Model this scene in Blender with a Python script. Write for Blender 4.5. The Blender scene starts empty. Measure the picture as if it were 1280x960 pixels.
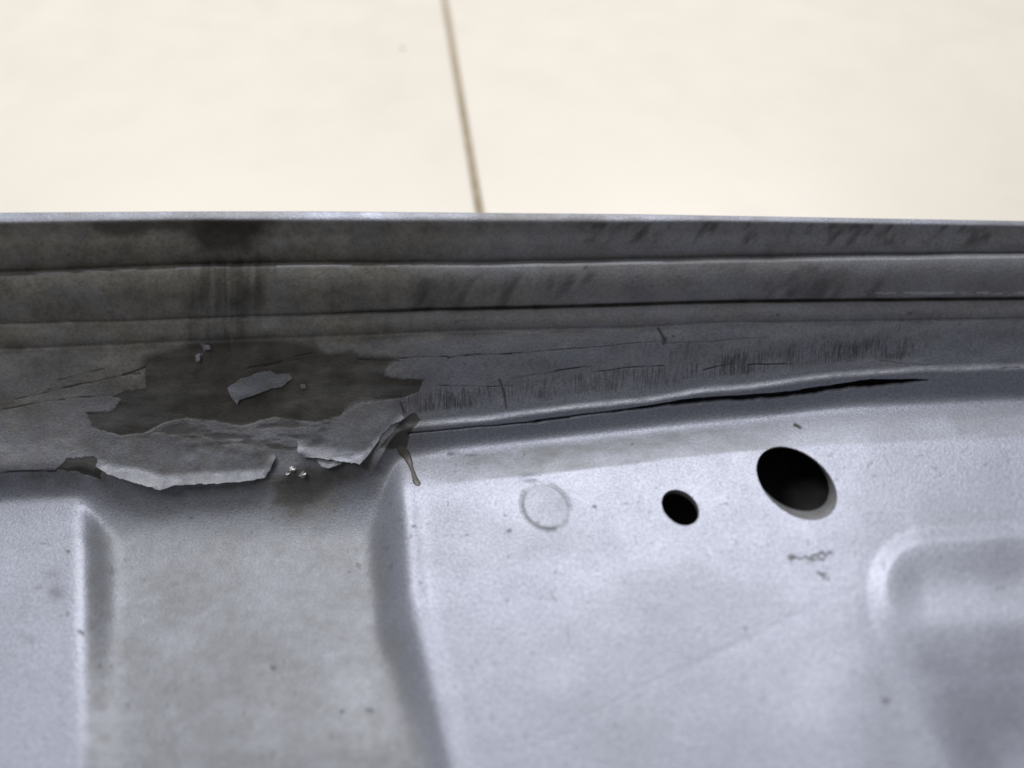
import bpy, bmesh, math
import numpy as np
from mathutils import Vector

# ------------------------------------------------------------------ camera
F = 1005.0                      # focal length in pixels of the 1280 x 960 photograph
PITCH = math.radians(47.0)
CAM = (0.0, 0.0, 0.180)         # metres; z = 0 is about the level of the pressed shelf
scene = bpy.context.scene
cam_data = bpy.data.cameras.new('camera')
cam_data.sensor_fit = 'HORIZONTAL'
cam_data.sensor_width = 36.0
cam_data.lens = 36.0 * F / 1280.0
cam_data.clip_start = 0.005
cam_data.clip_end = 50.0
cam_data.dof.use_dof = True
cam_data.dof.focus_distance = 0.247
cam_data.dof.aperture_fstop = 4.6
cam_data.dof.aperture_blades = 0
# scene unit is a metre: lens in mm, so the aperture is lens / fstop
cam = bpy.data.objects.new('camera', cam_data)
scene.collection.objects.link(cam)
cam.location = CAM
cam.rotation_euler = (math.pi / 2 - PITCH, 0, 0)
scene.camera = cam

# ------------------------------------------------------------------ room light
world = bpy.data.worlds.new('World')
scene.world = world
world.use_nodes = True
bg = world.node_tree.nodes['Background']
bg.inputs['Color'].default_value = (0.97, 0.98, 1.0, 1)
bg.inputs['Strength'].default_value = 0.13

def area(name, loc, aim, sx, sy, power, col):
    d = bpy.data.lights.new(name, 'AREA')
    d.shape = 'RECTANGLE'; d.size = sx; d.size_y = sy
    d.energy = power; d.color = col
    o = bpy.data.objects.new(name, d)
    scene.collection.objects.link(o)
    o.location = loc
    o.rotation_euler = (Vector(aim) - Vector(loc)).to_track_quat('-Z', 'Y').to_euler()
    return o
area('ceiling_lamp', (-0.15, 1.75, 2.2), (0, 0.2, 0), 2.2, 0.9, 90.0, (1.0, 0.99, 0.97))

area('added_fill_lamp', (-1.5, 0.1, 2.2), (0, 0.15, 0), 1.2, 0.6, 18.0, (1.0, 0.98, 0.95))  # unseen fill lamp, added to lift the wall bands and left-facing fold

vs = scene.view_settings
scene.display_settings.display_device = 'sRGB'
vs.view_transform = 'Standard'
vs.look = 'None'
vs.exposure = -0.12
vs.gamma = 1.0
vs.use_curve_mapping = False

# ------------------------------------------------------------------ helpers
rng = np.random.default_rng(7)
CP, SP = math.cos(PITCH), math.sin(PITCH)

def ray_yz(py):
    """direction of the sight line of image row py in the Y-Z plane, per unit of depth"""
    b = (np.asarray(py, float) - 480.0) / F
    return CP - SP * b, -SP - CP * b
def unproject_z(px, py, z):
    dy, dz = ray_yz(py)
    t = (z - CAM[2]) / dz
    return np.stack([(np.asarray(px, float) - 640.0) / F * t, dy * t, CAM[2] + dz * t], -1)
def project(P):
    y = P[..., 1] - CAM[1]; z = P[..., 2] - CAM[2]
    dep = y * CP - z * SP
    up = y * SP + z * CP
    return 640 + F * P[..., 0] / dep, 480 - F * up / dep

LATTICE = {}
def vnoise(x, y, sx, sy, seed, octaves=3):
    out = np.zeros_like(x, float); amp = 1.0; tot = 0
    for o in range(octaves):
        key = seed * 17 + o
        if key not in LATTICE: LATTICE[key] = np.random.default_rng(key).random((256, 256)).astype(np.float32)
        r = LATTICE[key]
        u = x / sx * 2 ** o + 37.3 * o + 1000; v = y / sy * 2 ** o + 11.7 * o + 1000
        i = np.floor(u).astype(int); j = np.floor(v).astype(int)
        a = u - i; b = v - j
        a = a * a * (3 - 2 * a); b = b * b * (3 - 2 * b)
        i0 = i % 256; i1 = (i + 1) % 256; j0 = j % 256; j1 = (j + 1) % 256
        out += amp * ((r[j0, i0] * (1 - a) + r[j0, i1] * a) * (1 - b) + (r[j1, i0] * (1 - a) + r[j1, i1] * a) * b)
        tot += amp; amp *= 0.5
    return out / tot
def sstep(a, b, x):
    t = np.clip((x - a) / (b - a), 0, 1)
    return t * t * (3 - 2 * t)
def in_poly(x, y, poly):
    poly = np.array(poly, float)
    res = np.zeros(x.shape, bool)
    m = (x > poly[:, 0].min()) & (x < poly[:, 0].max()) & (y > poly[:, 1].min()) & (y < poly[:, 1].max())
    xs, ys = x[m], y[m]; r = np.zeros(xs.shape, bool)
    for (x0, y0), (x1, y1) in zip(poly, np.roll(poly, -1, 0)):
        c = ((y0 > ys) != (y1 > ys))
        r ^= c & (xs < (x1 - x0) * (ys - y0) / (y1 - y0 + 1e-12) + x0)
    res[m] = r
    return res
def dist_line(x, y, pts, pad=30):
    pts = np.array(pts, float)
    res = np.full(x.shape, 1e3)
    m = (x > pts[:, 0].min() - pad) & (x < pts[:, 0].max() + pad) & (y > pts[:, 1].min() - pad) & (y < pts[:, 1].max() + pad)
    xs, ys = x[m], y[m]; d = np.full(xs.shape, 1e3)
    for (x0, y0), (x1, y1) in zip(pts[:-1], pts[1:]):
        L2 = (x1 - x0) ** 2 + (y1 - y0) ** 2 + 1e-9
        t = np.clip(((xs - x0) * (x1 - x0) + (ys - y0) * (y1 - y0)) / L2, 0, 1)
        d = np.minimum(d, np.hypot(xs - x0 - t * (x1 - x0), ys - y0 - t * (y1 - y0)))
    res[m] = d
    return res
def poly_soft(x, y, poly, soft):
    """1 inside, falling to 0 over `soft` outside"""
    inside = in_poly(x, y, poly)
    d = dist_line(x, y, list(poly) + [poly[0]], pad=soft + 4)
    return np.where(inside, 1.0, np.clip(1 - d / soft, 0, 1))

def new_mesh(name, V, Fc, mat, parent=None, smooth=True, attrs=None):
    me = bpy.data.meshes.new(name)
    V = np.asarray(V, np.float32); Fc = np.asarray(Fc, np.int32)
    k = Fc.shape[1]
    me.vertices.add(len(V)); me.vertices.foreach_set('co', V.ravel())
    me.loops.add(Fc.size); me.loops.foreach_set('vertex_index', Fc.ravel())
    me.polygons.add(len(Fc)); me.polygons.foreach_set('loop_start', np.arange(0, Fc.size, k, dtype=np.int32))
    me.update(calc_edges=True)
    me.polygons.foreach_set('use_smooth', np.full(len(Fc), smooth, dtype=bool))
    if attrs:
        for n, a in attrs.items():
            at = me.attributes.new(n, 'FLOAT', 'POINT')
            at.data.foreach_set('value', np.asarray(a, np.float32).ravel())
    if mat: me.materials.append(mat)
    o = bpy.data.objects.new(name, me)
    scene.collection.objects.link(o)
    if parent: o.parent = parent
    return o

# ------------------------------------------------------------------ materials
class NT:
    def __init__(s, name):
        s.m = bpy.data.materials.new(name); s.m.use_nodes = True
        s.t = s.m.node_tree; s.b = s.t.nodes['Principled BSDF']
        s.co = s.n('ShaderNodeTexCoord').outputs['Object']
    def n(s, kind, **kw):
        nd = s.t.nodes.new(kind)
        for k, v in kw.items(): setattr(nd, k, v)
        return nd
    def link(s, a, b): s.t.links.new(a, b)
    def attr(s, name): return s.n('ShaderNodeAttribute', attribute_name=name).outputs['Fac']
    def noise(s, scale, detail=3, rough=0.55, vec=None, out='Fac'):
        nd = s.n('ShaderNodeTexNoise'); nd.inputs['Scale'].default_value = scale
        nd.inputs['Detail'].default_value = detail; nd.inputs['Roughness'].default_value = rough
        s.link(vec or s.co, nd.inputs['Vector']); return nd.outputs[out]
    def ramp(s, fac, a, b, lo=0.0, hi=1.0):
        nd = s.n('ShaderNodeMapRange'); s.link(fac, nd.inputs['Value'])
        for i, v in zip(('From Min', 'From Max', 'To Min', 'To Max'), (a, b, lo, hi)): nd.inputs[i].default_value = v
        return nd.outputs['Result']
    def math(s, op, a, b):
        nd = s.n('ShaderNodeMath', operation=op)
        for i, v in enumerate((a, b)):
            if isinstance(v, (int, float)): nd.inputs[i].default_value = v
            else: s.link(v, nd.inputs[i])
        return nd.outputs[0]
    def mix(s, fac, a, b):
        nd = s.n('ShaderNodeMix', data_type='RGBA')
        if isinstance(fac, (int, float)): nd.inputs[0].default_value = fac
        else: s.link(fac, nd.inputs[0])
        for i, v in ((6, a), (7, b)):
            if isinstance(v, tuple): nd.inputs[i].default_value = v + (1,)
            else: s.link(v, nd.inputs[i])
        return nd.outputs[2]
    def mixf(s, fac, a, b):
        nd = s.n('ShaderNodeMix', data_type='FLOAT')
        s.link(fac, nd.inputs[0])
        for i, v in ((2, a), (3, b)):
            if isinstance(v, (int, float)): nd.inputs[i].default_value = v
            else: s.link(v, nd.inputs[i])
        return nd.outputs[0]
    def bump(s, h, strength, dist, prev=None):
        nd = s.n('ShaderNodeBump'); nd.inputs['Strength'].default_value = strength
        nd.inputs['Distance'].default_value = dist
        s.link(h, nd.inputs['Height'])
        if prev: s.link(prev, nd.inputs['Normal'])
        return nd.outputs['Normal']

def make_paint(name):
    t = NT(name)
    base = t.mix(t.ramp(t.noise(55, 4), 0.3, 0.7), (0.288, 0.304, 0.382), (0.318, 0.336, 0.418))
    grain = t.noise(1500, 2, 0.6)
    base = t.mix(t.ramp(grain, 0.25, 0.75), t.mix(0.30, base, (0.07, 0.075, 0.09)), t.mix(0.20, base, (0.75, 0.78, 0.88)))
    dn = t.ramp(t.noise(130, 6, 0.72), 0.32, 0.68)
    dust_shade = t.math('MULTIPLY', t.attr('dust_shade'), t.ramp(t.noise(320, 5, 0.65), 0.25, 0.75, 0.62, 1.0))
    base = t.mix(dust_shade, base, (0.148, 0.153, 0.162))
    base = t.mix(t.attr('scrape_glint'), base, (0.50, 0.51, 0.54))
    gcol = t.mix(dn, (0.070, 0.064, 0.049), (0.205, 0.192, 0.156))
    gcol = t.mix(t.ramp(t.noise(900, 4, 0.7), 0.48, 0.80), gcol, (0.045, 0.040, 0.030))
    gr = t.math('MULTIPLY', t.attr('grime_shade'), t.ramp(t.noise(420, 5, 0.7), 0.2, 0.7, 0.72, 1.0))
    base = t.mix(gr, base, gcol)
    base = t.mix(t.attr('seal'), base, t.mix(dn, (0.040, 0.038, 0.034), (0.085, 0.081, 0.073)))
    mp = t.n('ShaderNodeMapping'); t.link(t.co, mp.inputs['Vector']); mp.inputs['Scale'].default_value = (3600, 170, 170); mp.inputs['Rotation'].default_value = (0, 0, 0.12)
    rn = t.noise(1.0, 2, 0.6, mp.outputs['Vector'])
    rn.node.inputs['Distortion'].default_value = 0.7
    rubf = t.ramp(t.math('ADD', rn, t.math('MULTIPLY', t.attr('rub'), 0.62)), 0.82, 1.0)
    rubf = t.math('MULTIPLY', rubf, t.ramp(t.attr('rub'), 0.02, 0.25))
    base = t.mix(t.math('MULTIPLY', rubf, 0.62), base, (0.022, 0.018, 0.015))
    base = t.mix(t.attr('scratch'), base, (0.018, 0.016, 0.015))
    t.link(base, t.b.inputs['Base Color'])
    dirt = t.math('MAXIMUM', t.math('MAXIMUM', gr, t.attr('seal')), t.attr('scratch'))
    dirt2 = t.math('MAXIMUM', dirt, t.math('MULTIPLY', dust_shade, 0.8))
    t.link(t.mixf(dirt2, 0.45, 0.0), t.b.inputs['Metallic'])
    rg = t.ramp(t.noise(90, 3), 0.3, 0.7, 0.46, 0.53)
    t.link(t.mixf(dirt, rg, 0.58), t.b.inputs['Roughness'])
    t.b.inputs['Specular IOR Level'].default_value = 0.35
    nb = t.bump(grain, 0.40, 0.0003)
    t.link(nb, t.b.inputs['Normal'])
    return t.m
M_PAINT = make_paint('silver_primer_paint')

def make_simple(name, c1, c2, metallic, rough, scale=200, bumpd=0.0003, bs=0.2, spec=0.4):
    t = NT(name)
    t.link(t.mix(t.ramp(t.noise(scale, 4), 0.3, 0.7), c1, c2), t.b.inputs['Base Color'])
    t.b.inputs['Metallic'].default_value = metallic
    t.b.inputs['Roughness'].default_value = rough
    t.b.inputs['Specular IOR Level'].default_value = spec
    t.link(t.bump(t.noise(scale * 3, 3), bs, bumpd), t.b.inputs['Normal'])
    return t.m
M_FLAKE = make_simple('peeled_paint_film', (0.20, 0.207, 0.235), (0.27, 0.28, 0.315), 0.5, 0.42, 120, 0.0004, 0.12)
M_FLAKE_DULL = make_simple('dull_paint_film', (0.13, 0.135, 0.148), (0.19, 0.198, 0.215), 0.4, 0.45, 160, 0.0004, 0.12)
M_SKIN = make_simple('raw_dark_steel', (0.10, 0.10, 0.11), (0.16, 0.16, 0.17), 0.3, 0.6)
M_COLLAR = make_simple('hole_edge_paint', (0.20, 0.205, 0.22), (0.30, 0.305, 0.32), 0.5, 0.5)
M_CRUMB = make_simple('shiny_crumb', (0.22, 0.22, 0.22), (0.42, 0.41, 0.38), 0.5, 0.25, 500, 0.0005, 0.5, 0.8)
M_SEALER = make_simple('brown_sealer', (0.055, 0.052, 0.046), (0.10, 0.094, 0.082), 0.0, 0.42, 400)
M_TILE = None
def make_tile():
    t = NT('cream_ceramic_tile')
    base = t.mix(t.ramp(t.noise(9, 5, 0.6), 0.25, 0.75), (0.725, 0.678, 0.610), (0.765, 0.720, 0.655))
    base = t.mix(t.ramp(t.noise(60, 5, 0.7), 0.35, 0.75), base, (0.75, 0.704, 0.638))
    t.link(base, t.b.inputs['Base Color'])
    t.link(t.ramp(t.noise(30, 3), 0.3, 0.7, 0.34, 0.46), t.b.inputs['Roughness'])
    t.b.inputs['Specular IOR Level'].default_value = 0.35
    t.link(t.bump(t.noise(14, 2), 0.05, 0.002), t.b.inputs['Normal'])
    return t.m
M_TILE = make_tile()
M_GROUT = make_simple('tan_grout', (0.27, 0.22, 0.155), (0.42, 0.36, 0.27), 0.0, 0.85, 120, 0.001, 0.5, 0.2)
M_SPECK = make_simple('dark_speck', (0.12, 0.10, 0.09), (0.2, 0.17, 0.15), 0.0, 0.7)

# ------------------------------------------------------------------ floor of two rows of large tiles
FLOOR_Z = -0.036
floor_base = None
a = unproject_z(599.5, 262, FLOOR_Z); b = unproject_z(556.0, 0, FLOOR_Z)
jd = (b - a); jd /= np.linalg.norm(jd)               # direction of the joint seen between the tiles
jn = np.array([jd[1], -jd[0], 0.0])                  # to the right of it
T, GAP, TH = 0.60, 0.0031, 0.009
bm = bmesh.new()
bmesh.ops.create_grid(bm, x_segments=1, y_segments=1, size=1.6)
me = bpy.data.meshes.new('floor'); bm.to_mesh(me); bm.free()
me.materials.append(M_GROUT)
floor = bpy.data.objects.new('floor', me); scene.collection.objects.link(floor)
floor.location = (0, 0.5, FLOOR_Z - 0.0030)
floor['kind'] = 'structure'
bm = bmesh.new()
bmesh.ops.create_cube(bm, size=1.0)
for v in bm.verts: v.co = Vector((v.co.x * (T - GAP), v.co.y * (T - GAP), v.co.z * TH))
bmesh.ops.bevel(bm, geom=list(bm.edges), offset=0.0016, segments=3, profile=0.5, affect='EDGES')
for f in bm.faces: f.smooth = True
tile_me = bpy.data.meshes.new('tile'); bm.to_mesh(tile_me); bm.free()
tile_me.materials.append(M_TILE)
ang = math.atan2(-jd[0], jd[1])
base_pt = a - jd * 0.16
for j in (-1, 0, 1):
    for i in (-2, -1, 0, 1):
        o = bpy.data.objects.new('tile', tile_me); scene.collection.objects.link(o)
        c = base_pt + jn * (i + 0.5) * T + jd * (j + 0.5) * T
        o.parent = floor
        o.location = Vector((c[0], c[1], FLOOR_Z - TH / 2)) - floor.location
        o.rotation_euler = (0, 0, ang)

# ------------------------------------------------------------------ the pressed panel
# Its profile is drawn as crease lines along the panel; between two creases the sheet has a given slope.
px = np.concatenate([np.arange(-420, -24, 9.0), np.arange(-24, 1340, 1.12), np.arange(1340, 1710, 9.0)])
NX = len(px)
def L(*k):
    k = np.array(k, float).reshape(-1, 2)
    return np.interp(px, k[:, 0], k[:, 1])
def Ls(sm, *k):
    y = L(*k)
    w = np.exp(-0.5 * (np.arange(-3 * sm, 3 * sm + 1) / sm) ** 2); w /= w.sum()
    return np.convolve(np.pad(y, 3 * sm, mode='edge'), w, 'valid')
wav = lambda amp, sx, seed: (vnoise(px, px * 0, sx, 1, seed, 3) - 0.5) * 2 * amp
L0 = Ls(20, -420, 270, 0, 266.5, 240, 265, 400, 265, 620, 267, 800, 268.5, 880, 270, 1280, 277, 1700, 286)
L1 = Ls(20, -420, 282, 0, 279, 240, 275, 400, 276, 620, 277, 800, 278, 880, 277, 1280, 283, 1700, 291)
L2 = Ls(20, -420, 324, 0, 322, 240, 317, 400, 316, 600, 316, 800, 314, 1000, 313, 1280, 314, 1700, 318)
L3 = Ls(14, -420, 350, 0, 345, 100, 341, 240, 335, 400, 333, 600, 333, 800, 329, 1000, 325, 1280, 321, 1700, 320) + wav(0.8, 60, 3)
L4 = Ls(14, -420, 412, 0, 405, 150, 402, 250, 398, 400, 393, 520, 388, 640, 385, 800, 381, 880, 378, 1000, 376.5, 1280, 374, 1700, 372) + wav(0.8, 45, 4)
L5 = Ls(14, -420, 448, 0, 437, 200, 428, 320, 423, 400, 421, 600, 413, 800, 410, 880, 404, 1040, 402, 1280, 398, 1700, 392) + wav(0.7, 70, 5)
# crack line, plateau version (A) and sunk channel version (B)
CA = Ls(6, -420, 602, 0, 592, 100, 588, 300, 570, 480, 547, 512, 541, 600, 533.5, 669, 527, 741, 517.5, 803, 509.5, 839, 504, 880, 499,
        974, 494, 1036, 485, 1083, 478, 1161, 475, 1280, 474, 1700, 472) + wav(0.9, 22, 6)
CB = Ls(10, -420, 616, 0, 608, 200, 610, 330, 606, 480, 598, 700, 590, 1700, 590)
HA = Ls(10, -420, 596, 0, 584, 100, 580, 300, 560, 480, 538, 512, 532, 631, 520, 725, 508.5, 819, 499.5, 881, 487, 944, 482.5, 989, 477, 1036, 469.5, 1083, 466,
        1180, 461, 1280, 458, 1700, 452) + wav(0.6, 40, 8)
HB = CB - 9
FA = Ls(20, -420, 650, 0, 640, 100, 632, 300, 610, 480, 582, 600, 562, 725, 549, 850, 536, 958, 525, 1036, 516, 1280, 504, 1700, 490)
FB = Ls(20, -420, 680, 0, 678, 480, 672, 1700, 660)
SA = Ls(20, -420, 700, 0, 690, 100, 676, 300, 650, 480, 614, 600, 600, 662, 595, 787, 581, 866, 570, 944, 563, 1036, 556, 1280, 546, 1700, 530)
SB = Ls(20, -420, 735, 0, 732, 480, 720, 1700, 710)

KL = 1 - sstep(420, 540, px)          # 1 on the left, where the wall leans back more
def rows_between(pa, pb, slopes, n):
    """n rows from line pa to line pb; slopes is the list of slope angles met on the way"""
    out = []
    for k in range(1, n + 1):
        t = k / n
        f_ = lambda q: np.interp((k - 0.5) / n, np.linspace(0, 1, len(q)), q)
        th = f_(slopes[0]) * (1 - KL) + f_(slopes[1]) * KL if isinstance(slopes, tuple) else f_(slopes)
        out.append((pa + (pb - pa) * t, th))
    return out
def spec(C, H, Fl, S, s1, s2, s3, w0, c0, bd):
    r = []
    r += rows_between(L0, L1, [8, 14, 34], 12)
    r += rows_between(L1, L2, [78, 60, 50, 58, 74], 34)
    r += rows_between(L2, L3 - 5, [78, 90, 92], 16)
    r += rows_between(L3 - 5, L3 + 1, [-14, -12, 4], 8)
    r += rows_between(L3 + 1, L4, [30, 44, 54, 62, 72, 78], 46)
    r += rows_between(L4, L5, [30, 40, 54, 78], 26)
    r += rows_between(L5, H - 5, w0, 150)
    r += rows_between(H - 5, H + 3, bd, 9)
    r += rows_between(H + 3, C, [c0 - 4, c0 + 12], 10)
    r += rows_between(C, C + 6, [c0, c0], 8)
    r += rows_between(C + 6, Fl, s1, 42)
    r += rows_between(Fl, S, s2, 36)
    bot = L0 * 0 + 985
    r += rows_between(S, bot, s3, 330)
    r += rows_between(bot, bot + 175, [3, 3], 16)
    return r
def solve(sp):
    n = len(sp) + 1
    py = np.zeros((n, NX)); Y = np.zeros((n, NX)); Z = np.zeros((n, NX))
    py[0] = L0; Z[0] = 0.045
    dy, dz = ray_yz(L0); t = (Z[0] - CAM[2]) / dz; Y[0] = dy * t
    for i, (q, th) in enumerate(sp):
        # next point: on the sight line of row q, going towards the camera with slope th
        dy, dz = ray_yz(q)
        a = np.radians(th); cy, cz = -np.cos(a), -np.sin(a)
        # Y + s cy = dy t ; Z + s cz = H + dz t
        det = cy * (-dz) - (-dy) * cz
        rhs0 = -Y[i]; rhs1 = CAM[2] - Z[i]
        s = (rhs0 * (-dz) - (-dy) * rhs1) / det
        s = np.maximum(s, 0)
        Y[i + 1] = Y[i] + s * cy; Z[i + 1] = Z[i] + s * cz; py[i + 1] = q
    return py, Y, Z
pyA, YA, ZA = solve(spec(CA, HA, FA, SA, [62, 58, 52, 40, 18, -2], [-7, -8, -5], ([0, 2, 3, 4, 4], [-2, -1, 0, 1, 1]), ([46, 54, 58, 56, 52, 48], [46, 50, 47, 42, 36, 32]), 60, ([38, 15, 9, 30], [36, 40, 46, 52])))
pyB, YB, ZB = solve(spec(CB, HB, FB, SB, [46, 40, 32, 24, 16, 9], [5, 1, -1], [-2, -5, -7, -7, -5], [46, 50, 50, 46, 42, 40], 48, [40, 44, 46, 48]))
rowsec = np.cumsum([12, 34, 16, 8, 46, 26, 150, 9, 10, 8, 42, 36, 330, 16])
R_L3, R_L4, R_L5, R_C = rowsec[2], rowsec[4], rowsec[5], rowsec[8]
NR = pyA.shape[0]
PX = np.broadcast_to(px, (NR, NX))
pm = (pyA + pyB) / 2
tl = np.clip((-98 + PX + (vnoise(PX, pm, 60, 60, 21) - .5) * 8) / np.interp(pm, [500, 640, 960], [62, 52, 60]), 0, 1)
left = 1 - (1 - tl * tl * (3 - 2 * tl) * .5 - tl * .5) ** 1.4
rc = np.interp(pm, [400, 560, 650, 690, 780, 805, 960, 1100], [470, 479, 483, 487, 493, 499, 540, 580])
rw = np.interp(pm, [500, 700, 960], [16, 17, 22])
right = sstep(-rw, rw, rc - PX + (vnoise(PX, pm, 60, 60, 22) - .5) * 8)
mB = left * right
kb = np.exp(-0.5 * (np.arange(-21, 22) / 7.0) ** 2); kb /= kb.sum()
pb = np.pad(mB, ((0, 0), (21, 21)), mode='edge')
mB = sum(kb[k] * pb[:, k:k + NX] for k in range(43))
mB = mB * (1 - .45 * np.clip((pm - 600) / 340, 0, 1))           # the channel gets shallower towards the near side
Y = YA * (1 - mB) + YB * mB
Z = ZA * (1 - mB) + ZB * mB
DEP = Y * CP - (Z - CAM[2]) * SP
X = (PX - 640) / F * DEP
# soften the pressing everywhere except at the sheet edges
P = np.stack([X, Y, Z], -1)
wrow = np.full(NR, 0.5)
for r in (R_L3, rowsec[3]): wrow[r - 5:r + 5] = 0.06
for it in range(7):
    Q = P.copy()
    Q[1:-1] += wrow[1:-1, None, None] * ((P[:-2] + P[2:]) / 2 - P[1:-1])
    P = Q
for it in range(30):                      # wide fillets in the lower half
    Q = P.copy(); s0 = R_C + 14
    Q[s0:-1] += 0.5 * ((P[s0 - 1:-2] + P[s0 + 1:]) / 2 - P[s0:-1])
    P = Q

s0 = R_C + 10
kw = np.exp(-0.5 * (np.arange(-36, 37) / 12.0) ** 2); kw /= kw.sum()
Dp = P[s0:, :, 1] * CP - (P[s0:, :, 2] - CAM[2]) * SP       # smooth the depth along the panel, keep the columns
Dl = YA[s0:] * CP - (ZA[s0:] - CAM[2]) * SP
pad = np.pad(Dl, ((0, 0), (36, 36)), mode='edge')
cs = sum(kw[k] * pad[:, k:k + NX] for k in range(73))
corr = (cs - Dl) * sstep(0, 26, np.arange(NR - s0))[:, None] * (1 - mB[s0:])
corr[:, :46] = 0; corr[:, -48:] = 0
vec = (P[s0:] - np.array(CAM)) / Dp[..., None]
P[s0:] = P[s0:] + vec * corr[..., None]

def normals(P):
    du = np.gradient(P, axis=1); dv = np.gradient(P, axis=0)
    n = np.cross(dv, du); n /= np.linalg.norm(n, axis=-1, keepdims=True) + 1e-12
    return np.where(n[..., 2:3] < 0, -n, n) if False else n
N = normals(P)
if N[NR - 60, NX // 2, 2] < 0: N = -N
qx, qy = project(P)
MM = 0.001

# -------- dents, embossings and thin lines, as true relief
disp = np.zeros((NR, NX))
disp += (vnoise(qx, qy, 130, 90, 31, 2) - .5) * 0.32 * MM * sstep(540, 620, qy)
wallzone = sstep(R_L5, R_L5 + 8, np.arange(NR))[:, None] * (1 - sstep(R_C - 14, R_C - 4, np.arange(NR)))[:, None]
disp += (vnoise(qx, qy, 55, 40, 32, 3) - .5) * 0.9 * MM * wallzone
# seams
def row_groove(r, depth, w, xs=None):
    g = np.exp(-((np.arange(NR) - r)[:, None] / w) ** 2)
    return -depth * g * (1 if xs is None else xs)
seam_amp = np.interp(px, [0, 300, 420, 560, 1300], [0.25, 0.35, 0.7, 1, 1]) * (0.75 + 0.5 * vnoise(px, px * 0, 25, 1, 41))
disp += row_groove(R_L4, 1.5 * MM, 1.7, seam_amp[None])
disp += row_groove(R_L5, 0.35 * MM, 2.2)
# spot weld ring
def ell(cx, cy, a, b, rot):
    c, s = math.cos(math.radians(rot)), math.sin(math.radians(rot))
    u = (qx - cx) * c + (qy - cy) * s; v = -(qx - cx) * s + (qy - cy) * c
    return np.hypot(u / a, v / b)
e = ell(682, 634, 32, 27, 35)
wm = .35 + 1.1 * sstep(.35, .65, vnoise(qx, qy, 18, 18, 58, 3))
weld = np.exp(-((e - 1) / 0.10) ** 2) * .5 * wm + .3 * (e < 1)
disp += wm * -0.17 * MM * np.exp(-((e - 1) / 0.085) ** 2) + 0.07 * MM * np.exp(-((e - 0.80) / 0.12) ** 2)
e2 = ell(662, 598, 11, 4, -5); disp += 0.45 * MM * np.exp(-e2 ** 2)
e3 = ell(68, 741, 10, 9, 0); disp += -0.10 * MM * np.exp(-e3 ** 2)
# raised oval on the right and the fall below it
tilt = math.radians(-4.0)
ou = (qx - 1410) * math.cos(tilt) + (qy - 716) * math.sin(tilt); ov = -(qx - 1410) * math.sin(tilt) + (qy - 716) * math.cos(tilt)
RR = 50.0
ax_ = np.maximum(np.abs(ou) - 252, 0) * np.sign(ou); av_ = ov
rad = np.hypot(ax_, av_) + 1e-6
sd_ = rad - RR                                        # distance to the rounded outline, negative inside
wout = 27 + 40 * np.clip(av_ / rad, 0, 1) ** 2
disp += 1.0 * MM * (1 - sstep(0, 1, np.clip(sd_ / wout, 0, 1))) - 0.85 * MM * sstep(-4, 50, -sd_)
fall = sstep(-14, 80, (qx - np.interp(qy, [780, 860, 985], [1090, 1140, 1205]))) * sstep(830, 985, qy + 0.12 * (qx - 1100))
disp -= 3.2 * MM * fall
# faint creases
for pts, dpt, w in (([(700, 922), (860, 840), (1000, 765), (1072, 735)], 0.022, 4), ([(715, 905), (800, 860), (930, 800)], 0.03, 3),
                    ([(0, 690), (60, 682), (104, 674)], -0.12, 6), ([(797, 576), (798, 602)], 0.10, 1.5)):
    disp += -dpt * MM * np.exp(-(dist_line(qx, qy, pts) / w) ** 2)
# rounded lip of the channel on the right plateau
lipr = np.exp(-((qx - rc - rw * 1.35) / (rw * 0.8)) ** 2) * sstep(570, 640, qy)
disp += 1.0 * MM * lipr

# exposed dark patch where the paint film has come off
warp = lambda s, a, sd: ((vnoise(qx, qy, s, s, sd, 3) - .5) * 2 * a)
wx, wy = qx + warp(14, 5, 51), qy + warp(11, 4, 52)
wx2, wy2 = qx + warp(6, 1.6, 53), qy + warp(5, 1.4, 54)
patch = [(108, 516), (140, 514), (152, 500), (140, 496), (180, 478), (181, 448), (205, 442), (240, 430), (300, 421), (350, 422), (390, 432), (410, 444), (440, 440),
         (455, 446), (498, 448), (486, 458), (480, 470), (500, 474), (530, 474), (524, 490), (505, 498), (450, 503), (425, 520), (395, 528), (340, 522), (300, 533), (270, 527), (232, 523),
         (205, 528), (180, 542), (150, 545), (115, 535)]
def torn(x, y, pl, soft=0.9):
    d = dist_line(x, y, list(pl) + [pl[0]], 12)
    return sstep(-soft, soft, np.where(in_poly(x, y, pl), d, -d))
softp = np.interp(qy, [425, 455, 490], [9.0, 3.0, 0.9])
dp = dist_line(wx2, wy2, patch + [patch[0]], 14)
seal = sstep(-1, 1, np.where(in_poly(wx2, wy2, patch), dp, -dp) / softp)
seal = seal * (0.92 + 1.1 * (vnoise(qx + .3 * qy, qy, 70, 14, 57, 5) - .5))
seal = np.clip(seal, 0, 1)
blotch = torn(wx, wy, [(160, 545), (260, 515), (330, 500), (430, 500), (400, 560), (330, 575), (240, 560)], 5) * sstep(.40, .62, vnoise(qx + .4 * qy, qy, 26, 7, 59, 5))
seal = np.maximum(seal, blotch * 0.6)
seal = np.maximum(seal, 0.9 * torn(wx2, wy2, [(70, 588), (84, 573), (118, 571), (128, 584), (126, 600), (96, 590)]))
seal = np.maximum(seal, 0.85 * torn(wx2, wy2, [(474, 560), (492, 540), (500, 528), (512, 520), (518, 515), (526, 526), (514, 540), (508, 560), (490, 562)]))
seal = np.maximum(seal, 0.7 * torn(wx, wy, [(345, 600), (370, 588), (410, 580), (470, 574), (478, 590), (420, 604), (400, 625), (370, 636), (345, 630)], 9))
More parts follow.
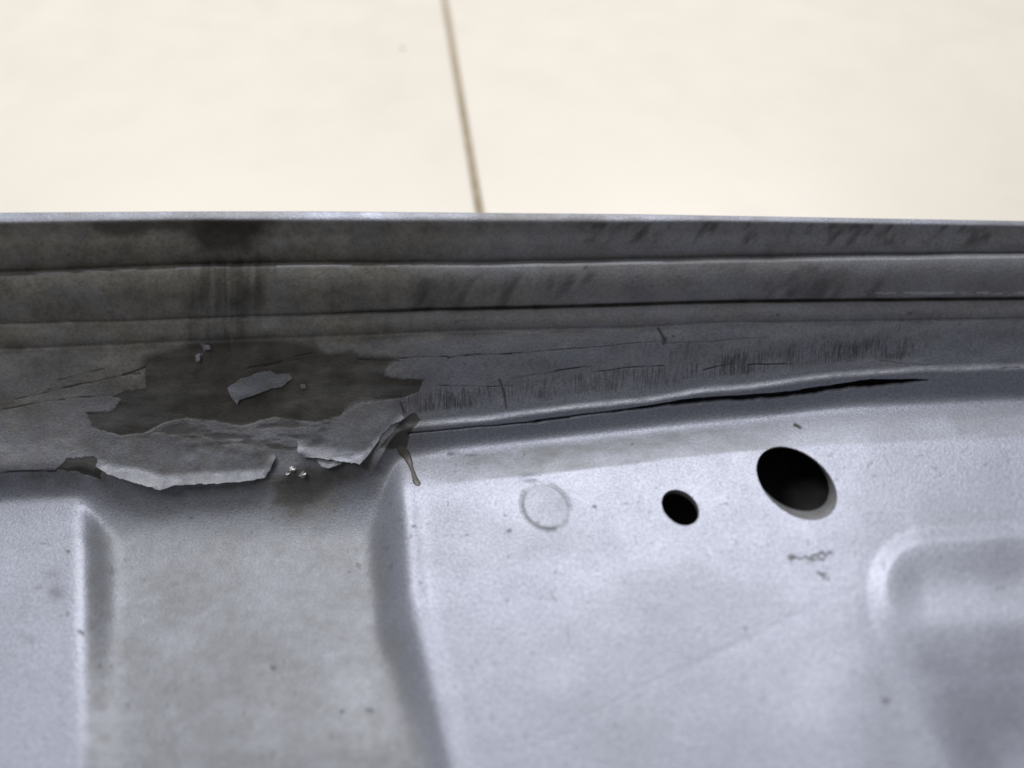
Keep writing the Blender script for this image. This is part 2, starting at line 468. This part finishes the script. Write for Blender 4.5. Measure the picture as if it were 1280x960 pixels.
# film chips left on the dark patch
for pl in ([(250, 430), (262, 432), (264, 438), (254, 437)], [(244, 445), (252, 442), (250, 452), (245, 452)], [(182, 462), (183, 486), (150, 490), (120, 500), (70, 505), (70, 485), (120, 468), (150, 458)]):
    seal *= 1 - torn(wx2, wy2, pl)
rnz = vnoise(qx, qy, 1.6, 1.6, 56, 1)
disp -= 0.22 * MM * seal
# layered cracked lines on the wall
hair = np.zeros((NR, NX))
rl = np.random.default_rng(12)
crk = sstep(.36, .55, vnoise(qx, qy, 18, 18, 77, 2))
def crackline(x0, y0, x1, y1, w, amt, rough=2.0, groove=0.10):
    n = max(4, int(abs(x1 - x0) / 9)); t = np.linspace(0, 1, n)
    ys = y0 + (y1 - y0) * t + np.cumsum(rl.normal(0, rough * 0.5, n)) * 0.7
    pts = np.stack([x0 + (x1 - x0) * t, ys], -1)
    d = dist_line(qx, qy, pts, 8)
    g = np.clip(1.3 - d / w, 0, 1) * (0.35 + 0.65 * crk)
    return g * amt, g * groove * MM
for a_ in ((447, 449, 500, 449, 1.1, .8), (500, 449, 560, 447, 1.2, .9), (560, 447, 640, 441, 1.3, 1), (640, 441, 720, 436, 1.0, .7), (720, 436, 830, 429, .9, .6),
           (830, 428, 960, 421, .8, .5), (546, 482, 640, 476, 1.0, .8), (640, 474, 740, 462, 1.2, .9), (740, 464, 830, 455, 1.0, .8), (880, 462, 920, 455, 1.3, .9), (935, 456, 990, 455, 1.2, .9),
           (303, 462, 390, 444, 1.1, .9), (330, 459, 386, 447, 1.0, .8), (120, 478, 182, 458, 1.4, .9), (60, 486, 175, 464, 1.2, .8), (58, 502, 140, 496, 1.2, .8), (0, 512, 60, 500, 1.1, .7),
           (70, 476, 130, 464, 1.2, .6), (20, 500, 90, 482, 1.0, .6), (1100, 452, 1160, 458, .7, .4), (1250, 461, 1275, 460, 1.1, .8), (0, 591, 70, 588, 1.3, .95),
           (285, 500, 330, 494, 1.0, .7), (560, 569, 595, 570, 2.2, .55), (570, 404, 600, 401, .8, .5)):
    s_, g_ = crackline(*a_)
    hair = np.maximum(hair, s_); disp -= g_
# short vertical rub marks above the bead
u = (qy - HA[None]) ; wallr = sstep(455, 520, qx) * (1 - sstep(1130, 1230, qx)) * sstep(-62, -34, u) * (1 - sstep(-20, -6, u))
nz = vnoise(qx + 0.12 * qy, qy, 2.3, 17, 61, 2); clus = vnoise(qx, qy, 34, 20, 62, 2)
rub = sstep(0.64, 0.84, nz + 0.55 * (clus - .5)) * wallr
hair = np.maximum(hair, rub * 0.22)
rubm = np.clip(wallr * (0.57 + 0.55 * (vnoise(qx, qy, 26, 34, 66, 4) - .5)), 0, 1)
wall2 = sstep(440, 520, qx) * sstep(-95, -60, u) * (1 - sstep(-40, -10, u))
rubm = np.maximum(rubm, wall2 * .45 * vnoise(qx, qy, 60, 20, 65, 2))
hair = np.maximum(hair, .5 * sstep(0.70, 0.9, vnoise(qx + 0.25 * qy, qy, 2.6, 12, 63, 2) + .4 * (vnoise(qx, qy, 60, 18, 64, 2) - .5)) * wall2 * 0.5)
# single marks: drips, scribbles, dots
ragn = (vnoise(qx, qy, 4, 4, 71, 2) - .5) * 2
def mark(pts, w, amt, ragged=0.0):
    global hair
    d = dist_line(qx, qy, pts, 14) + ragn * ragged
    hair = np.maximum(hair, amt * np.clip(1.4 - d / w, 0, 1))
mark([(823, 411), (828, 419), (831, 425)], 2.0, .8, .6); mark([(831, 423), (830, 428)], 3.2, .7, .8); mark([(841, 420), (842, 421)], 1.3, .8)
for st in ([(985, 697), (989, 700), (994, 696), (1000, 699), (1006, 696), (1012, 698), (1018, 693), (1024, 696)], [(1022, 693), (1028, 690), (1031, 695), (1036, 690), (1040, 691)], [(1012, 699), (1016, 701), (1022, 698), (1030, 700)],
           [(988, 694), (996, 697)], [(1022, 715), (1027, 718), (1030, 722), (1036, 724)], [(1024, 719), (1031, 718)]):
    mark(st, 1.5, .75, 1.3)
hair = np.maximum(hair, .38 * np.exp(-e3 ** 2) + .2 * np.exp(-(ell(64, 718, 12, 7, 0)) ** 2) + .2 * np.exp(-(ell(38, 799, 9, 6, 0)) ** 2))
mark([(994, 531), (1000, 535)], 2.2, .95, .8); mark([(624, 474), (630, 490), (633, 510)], 1.5, .75, .6); mark([(501, 503), (505, 516)], 1.2, .9)
for (x, y, r) in ((742, 633, 2.6), (635, 664, 2.8), (789, 556, 2.0), (517, 660, 2.6), (583, 669, 1.8), (488, 630, 1.8), (418, 638, 1.6), (672, 653, 1.2), (797, 628, 1.4),
                  (341, 648, 1.6), (238, 647, 1.8), (207, 635, 1.8), (500, 410, 1.8), (592, 419, 1.7), (1085, 428, 1.2), (972, 393, 2.4), (1136, 391, 2.4),
                  (436, 715, 2), (340, 834, 4), (427, 890, 3.5), (460, 888, 5), (100, 790, 4), (85, 690, 3), (1106, 875, 5), (930, 785, 3), (1130, 724, 2), (1068, 690, 1.8), (790, 352, 2), (731, 335, 2)):
    mark([(x, y), (x + r * .8, y + r * .4 * (-1) ** int(x))], r * .7, .55, r * .5)
sp = (vnoise(qx, qy, 5, 5, 81, 1) > 0.93) & (vnoise(qx, qy, 60, 60, 82, 2) > 0.47) & (qy > 560)
hair = np.maximum(hair, sp * 0.28)

# grime on flange and upper wall
hemz = 1 - sstep(rowsec[2] - 2, rowsec[2] + 2, np.arange(NR))[:, None]
rowf = np.arange(NR)[:, None] * np.ones((1, NX))
g = np.zeros((NR, NX))
n1 = vnoise(qx, qy, 90, 30, 91, 4); n2 = vnoise(qx, qy, 22, 14, 92, 4)
up = 1 - sstep(R_L5 - 4, R_L5 + 46, rowf)
edge = sstep(8, 15, rowf)
leftish = 1 - sstep(380, 760, qx)
g = up * edge * (0.50 + 0.48 * leftish + 0.55 * (n1 - .5) + 0.35 * (n2 - .5))
g = np.maximum(g, (1 - .45 * sstep(500, 560, qy) - .55 * sstep(575, 625, qy)) * leftish * (1 - sstep(520, 590, qx)) * sstep(R_L5, R_L5 + 5, rowf) * (0.80 + 0.7 * (n1 - .5)))
g = np.maximum(g, wallzone * sstep(500, 700, qx) * (0.30 + 0.55 * (n1 - .5) + .3 * (n2 - .5)) * (1 - sstep(-46, -12, u)))
g = np.maximum(g, np.clip(wallzone * (0.15 + 0.5 * (n1 - .5)), 0, 1))
# black spill and smears on the left
blk = poly_soft(wx, wy, [(243, 272), (338, 272), (318, 290), (305, 304), (255, 304), (244, 288)], 22); blk2 = poly_soft(wx, wy, [(120, 279), (240, 277), (240, 285), (190, 284), (160, 292), (130, 288)], 8)
smear = poly_soft(wx, wy, [(235, 330), (325, 325), (318, 395), (300, 425), (245, 430), (240, 380)], 18) * (0.35 + 0.65 * sstep(.3, .75, vnoise(qx, qy, 7, 60, 93, 4)))
streak = poly_soft(qx - 0.5 * (330 - qy), qy, [(530, 348), (745, 345), (700, 382), (540, 386)], 10) * sstep(.35, .8, vnoise(qx + .5 * qy, qy, 17, 60, 94, 4))
streak2 = poly_soft(qx, qy, [(690, 277), (1280, 281), (1280, 305), (700, 300)], 6) * sstep(.45, .8, vnoise(qx + .7 * qy, qy, 12, 20, 95, 5))
streak3 = poly_soft(qx, qy, [(880, 335), (1140, 335), (1140, 370), (880, 372)], 8) * sstep(.42, .8, vnoise(qx + .7 * qy, qy, 24, 40, 96, 5))
black = np.clip(np.maximum.reduce([blk * 0.85, blk2 * .55, smear * .62, streak * .55, streak2 * .55, streak3 * .5]) * (0.75 + .5 * n2), 0, .95) * edge
# darker along the grooves and hem recess; dirt on the hem top
gl = np.exp(-((rowf - R_L4) / 2.6) ** 2) * np.interp(qx, [0, 350, 560], [.5, .6, .95])
gl = np.maximum(gl, np.exp(-((rowf - R_L5) / 2.2) ** 2) * .55 * (0.6 + .8 * n2))
gl = np.maximum(gl, np.exp(-((rowf - rowsec[2] + 5) / 6) ** 2) * .75)
gl = np.maximum(gl, (rowf < 16) * np.clip(.30 + .9 * (n1 - .5) + .5 * (n2 - .5), 0, .75))
grime_shade = np.clip(np.maximum(g, gl), 0, 1)
hair = np.maximum(hair, black)
# foot of the channel: brown dirt, then shade put into the colour
grime_shade = np.maximum(grime_shade, .8 * poly_soft(wx, wy, [(350, 600), (400, 590), (440, 598), (400, 628), (372, 640), (350, 625)], 26) * (0.4 + n2))
grime_shade = np.maximum(grime_shade, np.clip((.50 + .9 * (n2 - .5)) * poly_soft(wx, wy, [(-420, 520), (60, 510), (180, 545), (330, 520), (480, 540), (470, 580), (330, 610), (120, 600), (-420, 600)], 40), 0, .8))  # shade of the wall foot and channel mouth, painted in
chn = left * right * sstep(590, 690, qy)
dust_shade = np.clip(chn * (0.86 + 0.55 * (vnoise(qx, qy, 55, 45, 101, 4) - .5)), 0, 1)
dust_shade = np.maximum(dust_shade, np.clip(np.exp(-(np.maximum(qx - 122, 0) / 60) ** 2) * sstep(98, 116, qx) * sstep(620, 680, qy) * (.85 + .6 * (n2 - .5)), 0, 1))  # shading of the channel's left wall, painted and fading to the right
dust_shade = np.maximum(dust_shade, np.clip(np.exp(-((qx - rc + rw * .6) / 16) ** 2) * sstep(590, 620, qy) * (.45 + .9 * (n2 - .5)), 0, 1))  # shade of the wall at the right fold, put into the colour
strip = sstep(rowsec[10] - 4, rowsec[10] + 8, rowf) * (1 - sstep(rowsec[11] - 2, rowsec[11] + 1, rowf)) * sstep(520, 600, qx) * (1 - .55 * sstep(900, 1010, qx))
dust_shade = np.maximum(dust_shade, strip * np.clip(.62 + .9 * (vnoise(qx, qy, 40, 14, 102, 4) - .5), 0, 1))
dust_shade = np.maximum(dust_shade, .5 * poly_soft(wx, wy, [(1190, 520), (1270, 515), (1270, 535), (1200, 540)], 14))
dust_shade = np.maximum(dust_shade, sstep(.52, .75, vnoise(qx, qy, 160, 110, 103, 4)) * .14 * sstep(600, 660, qy))
dust_shade = np.maximum(dust_shade, weld * .8)
scrape_glint = np.zeros((NR, NX))
scrape_glint = np.maximum(scrape_glint, .85 * sstep(.46, .6, vnoise(qx, qy, 9, 3, 111, 2)) * np.exp(-((qy - 366.5) / 2.0) ** 2) * sstep(1060, 1085, qx))
scrape_glint = np.maximum(scrape_glint, .40 * np.exp(-((qy - HA[None]) / 2.2) ** 2) * sstep(520, 560, qx) * sstep(.4, .6, vnoise(qx, qy, 6, 3, 112, 2)))  # highlight of the rounded bead, painted lighter
scrape_glint = np.maximum(scrape_glint, .55 * np.exp(-((rowf - rowsec[3] + 3) / 2.2) ** 2) * (1 - sstep(780, 900, qx)) * sstep(.3, .55, vnoise(qx, qy, 30, 4, 113, 2)))  # bright up-facing edge of the flange, its highlight put into the colour
kill = np.maximum(scrape_glint > .3, 0)
grime_shade = grime_shade * (1 - .8 * kill)

P = P + N * disp[..., None]

# -------- the split along the crack, and the two drilled holes
wc = np.interp(px, [508, 514, 600, 660, 672, 741, 800, 838, 846, 912, 1000, 1060, 1088, 1100, 1125, 1161, 1164], [0, 1.2, 1.0, 1.4, 2.6, 1.6, 2.4, 3.0, 5.6, 6.2, 6.6, 7.2, 9.5, 8.0, 6.0, .6, 0])
wc = wc * .82 * (1 + .5 * (vnoise(px, px * 0, 14, 1, 121, 2) - .5))
rr = np.arange(NR)
qx, qy = project(P)
cl = CA[None] - 0.0
inc = (np.abs(qy - (cl + wc[None] * .25)) < wc[None] * .5) & (rr[:, None] > R_C - 12) & (rr[:, None] < R_C + 14)
near = np.clip(1.0 - np.maximum(np.abs(qy - (cl + wc[None] * .25)) - wc[None] * .5, 0) / 1.6, 0, 1) * (wc[None] > .3) * ((rr[:, None] > R_C - 12) & (rr[:, None] < R_C + 14))
P = P - N * (1.2 * MM * near * np.clip(wc[None] / 3, .4, 1))[..., None]
hair = np.maximum(hair, .75 * (near > .85))

HOLES = ((850.5, 634.5, 26.0, 19.2, 40), (996, 604, 57, 37, 38))
keepV = np.ones((NR, NX), bool)
collars = []
for (cx, cy, ea, eb, rot) in HOLES:
    qx, qy = project(P)
    c, s = math.cos(math.radians(rot)), math.sin(math.radians(rot))
    u_ = (qx - cx) * c + (qy - cy) * s; v_ = -(qx - cx) * s + (qy - cy) * c
    e = np.hypot(u_ / ea, v_ / eb)
    keepV &= ~(e < 1 - 0.0001) | (e > 5)
    # slide the vertices just inside the rim onto it
    edge_in = (e < 1) & (e > 1 - 2.2 / eb)
    keepV |= edge_in
    sc = np.where(edge_in, 1 / np.maximum(e, 1e-6), 1.0)
    tx = cx + (qx - cx) * sc; ty = cy + (qy - cy) * sc
    # move within the sheet (shelf is nearly level there)
    idx = np.where(edge_in)
    P[idx] = unproject_z(tx[idx], ty[idx], P[idx][:, 2])
    ring = []
    zc = np.median(P[(e > 1) & (e < 1.15)][:, 2])
    near_pts = P[(e > 1) & (e < 1.3)]
    A_ = np.c_[near_pts[:, 0], near_pts[:, 1], np.ones(len(near_pts))]
    pl = np.linalg.lstsq(A_, near_pts[:, 2], rcond=None)[0]
    collars.append((cx, cy, ea, eb, rot, pl))

idx = np.arange(NR * NX).reshape(NR, NX)
quad = np.stack([idx[:-1, :-1], idx[1:, :-1], idx[1:, 1:], idx[:-1, 1:]], -1)
kf = keepV[:-1, :-1] & keepV[1:, :-1] & keepV[1:, 1:] & keepV[:-1, 1:]
ci = inc[:-1, :-1] & inc[1:, :-1] & inc[1:, 1:] & inc[:-1, 1:]
kf &= ~ci

panel = bpy.data.objects.new('car_body_panel', None)
scene.collection.objects.link(panel)
panel['label'] = 'damaged silver grey pressed car body panel with cracked seam and peeling paint'
panel['category'] = 'car panel'
ATT = dict(grime_shade=grime_shade, seal=seal, scratch=hair, dust_shade=dust_shade, scrape_glint=scrape_glint, rub=rubm)
def piece(name, r0, r1, extra_top=None):
    V = P[r0:r1 + 1].reshape(-1, 3)
    fq = quad[r0:r1][kf[r0:r1]] - r0 * NX
    used = np.unique(fq)
    mp = np.full(len(V), -1); mp[used] = np.arange(len(used))
    return new_mesh(name, V[used], mp[fq][:, ::-1], M_PAINT, panel,
                    attrs={k: v[r0:r1 + 1].reshape(-1)[used] for k, v in ATT.items()})
piece('hem_edge', 0, R_L3)
piece('folded_flange', R_L3, R_L4)
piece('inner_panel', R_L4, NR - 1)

# back and underside of the outer skin: from the hem round and down to the floor
back = P[0]
ring = [back, back + [0, .0012, -.0006], back + [0, .0020, -.0022], back + [0, .0018, -.0045]]
low = back + [0, -.012, 0]; low[:, 2] = FLOOR_Z + .020; ring.append(low)
low = back + [0, -.030, 0]; low[:, 2] = FLOOR_Z + .0006; ring.append(low)
fr = P[-1].copy(); fr[:, 2] = FLOOR_Z + .0006; ring.append(fr)
ring.append(P[-1])
V = np.concatenate(ring); fs = []
ii = np.arange(len(V)).reshape(len(ring), NX)
q = np.stack([ii[:-1, :-1], ii[:-1, 1:], ii[1:, 1:], ii[1:, :-1]], -1).reshape(-1, 4)
zero = {k: np.zeros(len(V)) for k in ATT}
new_mesh('outer_skin', V, q, M_PAINT, panel, attrs=zero)
# ends that close the hollow
for col, nm in ((0, 'end_wall'), (NX - 1, 'end_wall')):
    loop = np.concatenate([P[::6, col], np.array([r[col] for r in ring[::-1]][1:])])
    cen = loop.mean(0)
    V = np.vstack([loop, cen]); n = len(loop)
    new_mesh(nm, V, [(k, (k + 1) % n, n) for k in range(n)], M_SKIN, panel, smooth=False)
# reinforcement sheet inside, glimpsed through the holes
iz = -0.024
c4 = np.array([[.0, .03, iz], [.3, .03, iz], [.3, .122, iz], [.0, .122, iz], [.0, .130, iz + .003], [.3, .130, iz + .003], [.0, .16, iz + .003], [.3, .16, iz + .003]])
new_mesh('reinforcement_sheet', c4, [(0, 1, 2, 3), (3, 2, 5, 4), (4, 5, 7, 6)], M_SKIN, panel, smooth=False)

def on_plane(x, y, pl):
    """point where the sight line of a pixel meets the sheet plane z = ax + by + c"""
    dy, dz = ray_yz(y); dx = (np.asarray(x, float) - 640) / F
    t = (pl[2] - CAM[2]) / (dz - pl[0] * dx - pl[1] * dy)
    return np.stack([dx * t, dy * t, CAM[2] + dz * t], -1)
for (cx, cy, ea, eb, rot, pl), drop, sh in zip(collars, (.0012, .0020), ((0, 0), (-.0002, .0036))):
    th = np.linspace(0, 2 * np.pi, 96, endpoint=False)
    c, s = math.cos(math.radians(rot)), math.sin(math.radians(rot))
    def ringat(k, dz, sx, sy):
        x = cx + (ea * np.cos(th) * c - eb * np.sin(th) * s) * k
        y = cy + (ea * np.cos(th) * s + eb * np.sin(th) * c) * k
        return on_plane(x, y, pl) + [sx, sy, -dz]
    rs = [ringat(1.004, -.00002, 0, 0), ringat(0.985, .0002, 0, 0), ringat(.975, .0008, sh[0] * .2, sh[1] * .2), ringat(.965, drop, sh[0], sh[1]), ringat(1.0, drop + .0008, sh[0], sh[1])]
    V = np.concatenate(rs); n = len(th); f = []
    for r in range(len(rs) - 1):
        for k in range(n): f.append((r * n + k, r * n + (k + 1) % n, (r + 1) * n + (k + 1) % n, (r + 1) * n + k))
    new_mesh('hole_collar', V, f, M_COLLAR, panel)

# ------------------------------------------------------------------ peeled film, flakes and crumbs on the panel
qx, qy = project(P)
def surf(x, y):
    """panel point and normal under a photograph pixel"""
    c = int(np.abs(px - x).argmin()); c0, c1 = max(c - 5, 0), c + 6
    d = np.hypot(qx[:, c0:c1] - x, qy[:, c0:c1] - y)
    k = np.unravel_index(d.argmin(), d.shape)
    return P[k[0], c0 + k[1]], N[k[0], c0 + k[1]]
def flake(name, outline, lift, mat, label=None, th=0.00006, res=1.6, crumple=0.3, seed=1, dirty=0.6):
    """a bit of film over the panel: outline in picture pixels, lift(x, y) in mm off the sheet"""
    o = np.array(outline, float)
    # subdivide and roughen the torn outline
    r = np.random.default_rng(seed); pts = []
    for p0, p1 in zip(o, np.roll(o, -1, 0)):
        n = max(1, int(np.hypot(*(p1 - p0)) / 3.0))
        for k in range(n):
            pts.append(p0 + (p1 - p0) * k / n + (r.normal(0, .35, 2) if k else 0))
    pts = np.array(pts)
    inner = []
    for x in np.arange(o[:, 0].min(), o[:, 0].max(), res * 1.6):
        for y in np.arange(o[:, 1].min(), o[:, 1].max(), res * 1.6):
            inner.append((x + r.uniform(-.5, .5), y + r.uniform(-.5, .5)))
    inner = np.array(inner)
    ok = in_poly(inner[:, 0], inner[:, 1], pts) & (dist_line(inner[:, 0], inner[:, 1], list(pts) + [pts[0]], 40) > 1.8)
    inner = inner[ok]
    from mathutils.geometry import delaunay_2d_cdt
    v2 = [Vector(p) for p in pts] + [Vector(p) for p in inner]
    n = len(pts)
    res_ = delaunay_2d_cdt(v2, [(k, (k + 1) % n) for k in range(n)], [], 1, 1e-4)
    vs2, fs2 = res_[0], res_[2]
    V = []; av = {k: [] for k in ATT}
    for v in vs2:
        p, nn = surf(v.x, v.y)
        base = unproject_z(v.x, v.y, p[2])
        # stay on the local tangent plane of the sheet
        x, y = v.x, v.y
        dx = (x - 640) / F; dy, dz = ray_yz(y); d = np.array([dx, dy, dz])
        t = np.dot(nn, p - np.array(CAM)) / np.dot(nn, d)
        b_ = np.array(CAM) + d * t
        c_ = int(np.abs(px - x).argmin()); r_ = int(np.abs(qy[:, c_] - y).argmin())
        hh = lift(x, y)
        fade = float(np.clip(1 - hh / 0.8, 0.10, 1)) ** .7
        n_ = float(vnoise(np.array([x]), np.array([y]), 14, 10, seed + 300, 3)[0])
        for k in ATT: av[k].append(ATT[k][r_, c_] * fade * dirty)
        av['grime_shade'][-1] = max(av['grime_shade'][-1], fade * dirty * np.clip(.45 + .8 * (n_ - .5), 0, .8))
        av['dust_shade'][-1] = np.clip(.22 + .35 * min(hh, 1.5) + .9 * (n_ - .5), 0, .7)  # colour darkened on the lifted lip to dim its highlight
        av['scrape_glint'][-1] = np.clip(hh / 4 - .6, 0, .15) * np.clip((n_ - .4) * 4, 0, 1)  # small bright glints painted on the curled lip
        h = hh + crumple * (float(vnoise(np.array([x]), np.array([y]), 22, 12, seed + 200, 2)[0]) - .5) * min(1.0, .15 + hh * .6)
        V.append(b_ + nn * max(h, .03) * MM)
    me = bpy.data.meshes.new(name)
    me.from_pydata([tuple(v) for v in V], [], [tuple(f) for f in fs2]); me.update()
    for p in me.polygons: p.use_smooth = True
    for k in ATT:
        at = me.attributes.new(k, 'FLOAT', 'POINT'); at.data.foreach_set('value', np.array(av[k], np.float32))
    me.materials.append(M_PAINT)
    ob = bpy.data.objects.new(name, me); scene.collection.objects.link(ob); ob.parent = panel
    sd = ob.modifiers.new('thickness', 'SOLIDIFY'); sd.thickness = th; sd.offset = 1
    es = ob.modifiers.new('torn_edge', 'EDGE_SPLIT'); es.split_angle = 0.7
    if label: ob['label'] = label
    return ob
ip = lambda x, a, b: float(np.interp(x, a, b))
# long curled flap over the mouth of the channel
low_e = lambda x: ip(x, [120, 140, 170, 205, 240, 290, 330, 345], [583, 592, 599, 607, 604, 602, 597, 575])
def lift1(x, y):
    t = np.clip((y - (low_e(x) - 15)) / 15, 0, 1)
    k = ip(x, [120, 150, 170, 205, 300, 345], [1.0, 3.0, 4.0, 3.8, 3.0, 1.2])
    return .03 + k * t ** 1.8
flake('paint_flake', [(120, 583), (122, 575), (150, 574), (163, 566), (172, 556), (200, 545), (245, 548), (300, 562), (310, 556), (330, 554), (338, 562), (346, 572), (340, 585), (333, 596), (318, 599),
                      (290, 601), (250, 603), (225, 604), (206, 608), (188, 604), (170, 599), (150, 595), (136, 592)], lift1, M_FLAKE, 'long curled silver paint flap lifting off the sheet', seed=3, crumple=1.6, dirty=.85)
# big grey flake left of the crack
def lift2(x, y):
    yl = ip(x, [350, 380, 395, 430, 455, 470, 490, 505], [560, 566, 575, 580, 582, 568, 548, 528])
    return .03 + 2.6 * np.clip((y - (yl - 22)) / 22, 0, 1) ** 2 * ip(x, [350, 400, 455, 505], [.5, .8, 1.2, .7])
flake('paint_flake', [(372, 548), (380, 535), (412, 530), (425, 520), (436, 506), (447, 497), (462, 496), (478, 500), (484, 510), (497, 514), (506, 522), (492, 530), (478, 542), (470, 556), (462, 568), (452, 580),
                      (444, 578), (425, 576), (400, 572), (378, 571), (373, 562)], lift2, M_FLAKE_DULL, 'broad dull grey paint flake beside the split seam', seed=4, crumple=1.3, dirty=.75)
flake('paint_flake', [(396, 573), (406, 569), (426, 575), (428, 580), (412, 585), (404, 583)], lambda x, y: .5 + .10 * (y - 570), M_FLAKE, 'small upturned paint chip under the broad flake', seed=5)
flake('paint_flake', [(285, 484), (300, 474), (322, 466), (338, 463), (346, 468), (361, 466), (366, 472), (352, 484), (340, 485), (318, 494), (300, 500), (297, 505), (291, 497)],
      lambda x, y: .25 + .02 * (366 - x) * .3, M_FLAKE_DULL, 'lone silver paint scrap stuck on the dark patch', seed=6, crumple=.5, dirty=.5)
flake('paint_flake', [(254, 433), (262, 431), (265, 436), (256, 439)], lambda x, y: .5, M_FLAKE_DULL, seed=8)
flake('paint_flake', [(245, 444), (251, 441), (250, 451), (246, 452)], lambda x, y: .5, M_FLAKE_DULL, seed=9)
flake('paint_flake', [(376, 480), (382, 480), (383, 485), (377, 486)], lambda x, y: .4, M_FLAKE_DULL, seed=10)
def crumb(x, y, r, seed, mat=None):
    p, nn = surf(x, y)
    bm = bmesh.new(); bmesh.ops.create_icosphere(bm, subdivisions=2, radius=r)
    rg = np.random.default_rng(seed)
    for v in bm.verts: v.co *= rg.uniform(.65, 1.25); v.co.z *= .7
    me = bpy.data.meshes.new('crumb'); bm.to_mesh(me); bm.free(); me.materials.append(mat or M_CRUMB)
    o = bpy.data.objects.new('crumb', me); scene.collection.objects.link(o); o.parent = panel
    o.location = Vector(p + nn * r * .5)
for k, (x, y, r) in enumerate(((366, 587, .0010), (360, 592, .0006), (379, 593, .0011))): crumb(x, y, r, 50 + k)
# brown sealer runs
def run(name, pts, label=None):
    V = []; f = []; m = 10
    for i, (x, y, w) in enumerate(pts):
        p, nn = surf(x, y); p1, _ = surf(x + 3, y); ax = p1 - p; ax /= np.linalg.norm(ax)
        for k in range(m):
            a = math.pi * 2 * k / m
            V.append(p + ax * math.cos(a) * w * MM + nn * (math.sin(a) * .22 * w * MM + .10 * MM))
    for i in range(len(pts) - 1):
        for k in range(m): f.append((i * m + k, i * m + (k + 1) % m, (i + 1) * m + (k + 1) % m, (i + 1) * m + k))
    o = new_mesh(name, V, f, M_SEALER, panel)
    if label: o['label'] = label
run('sealer_drip', [(499, 556, .5), (502, 561, 1.5), (506, 567, 1.6), (510, 574, 1.2), (514, 583, .7), (517, 592, .7), (519, 599, 1.0), (521, 604, 1.1), (522, 607, .5)], 'brown sealer drip running from the seam corner')

# speck on the left tile
sp0 = unproject_z(503, 61, FLOOR_Z)
bm = bmesh.new(); bmesh.ops.create_icosphere(bm, subdivisions=2, radius=.0011)
for v in bm.verts: v.co.z *= .4
me = bpy.data.meshes.new('dirt_speck'); bm.to_mesh(me); bm.free(); me.materials.append(M_SPECK)
o = bpy.data.objects.new('dirt_speck', me); scene.collection.objects.link(o); o.location = Vector(sp0) + Vector((0, 0, .0003))
o['label'] = 'tiny dark speck of dirt on the left cream tile'; o['category'] = 'dirt'
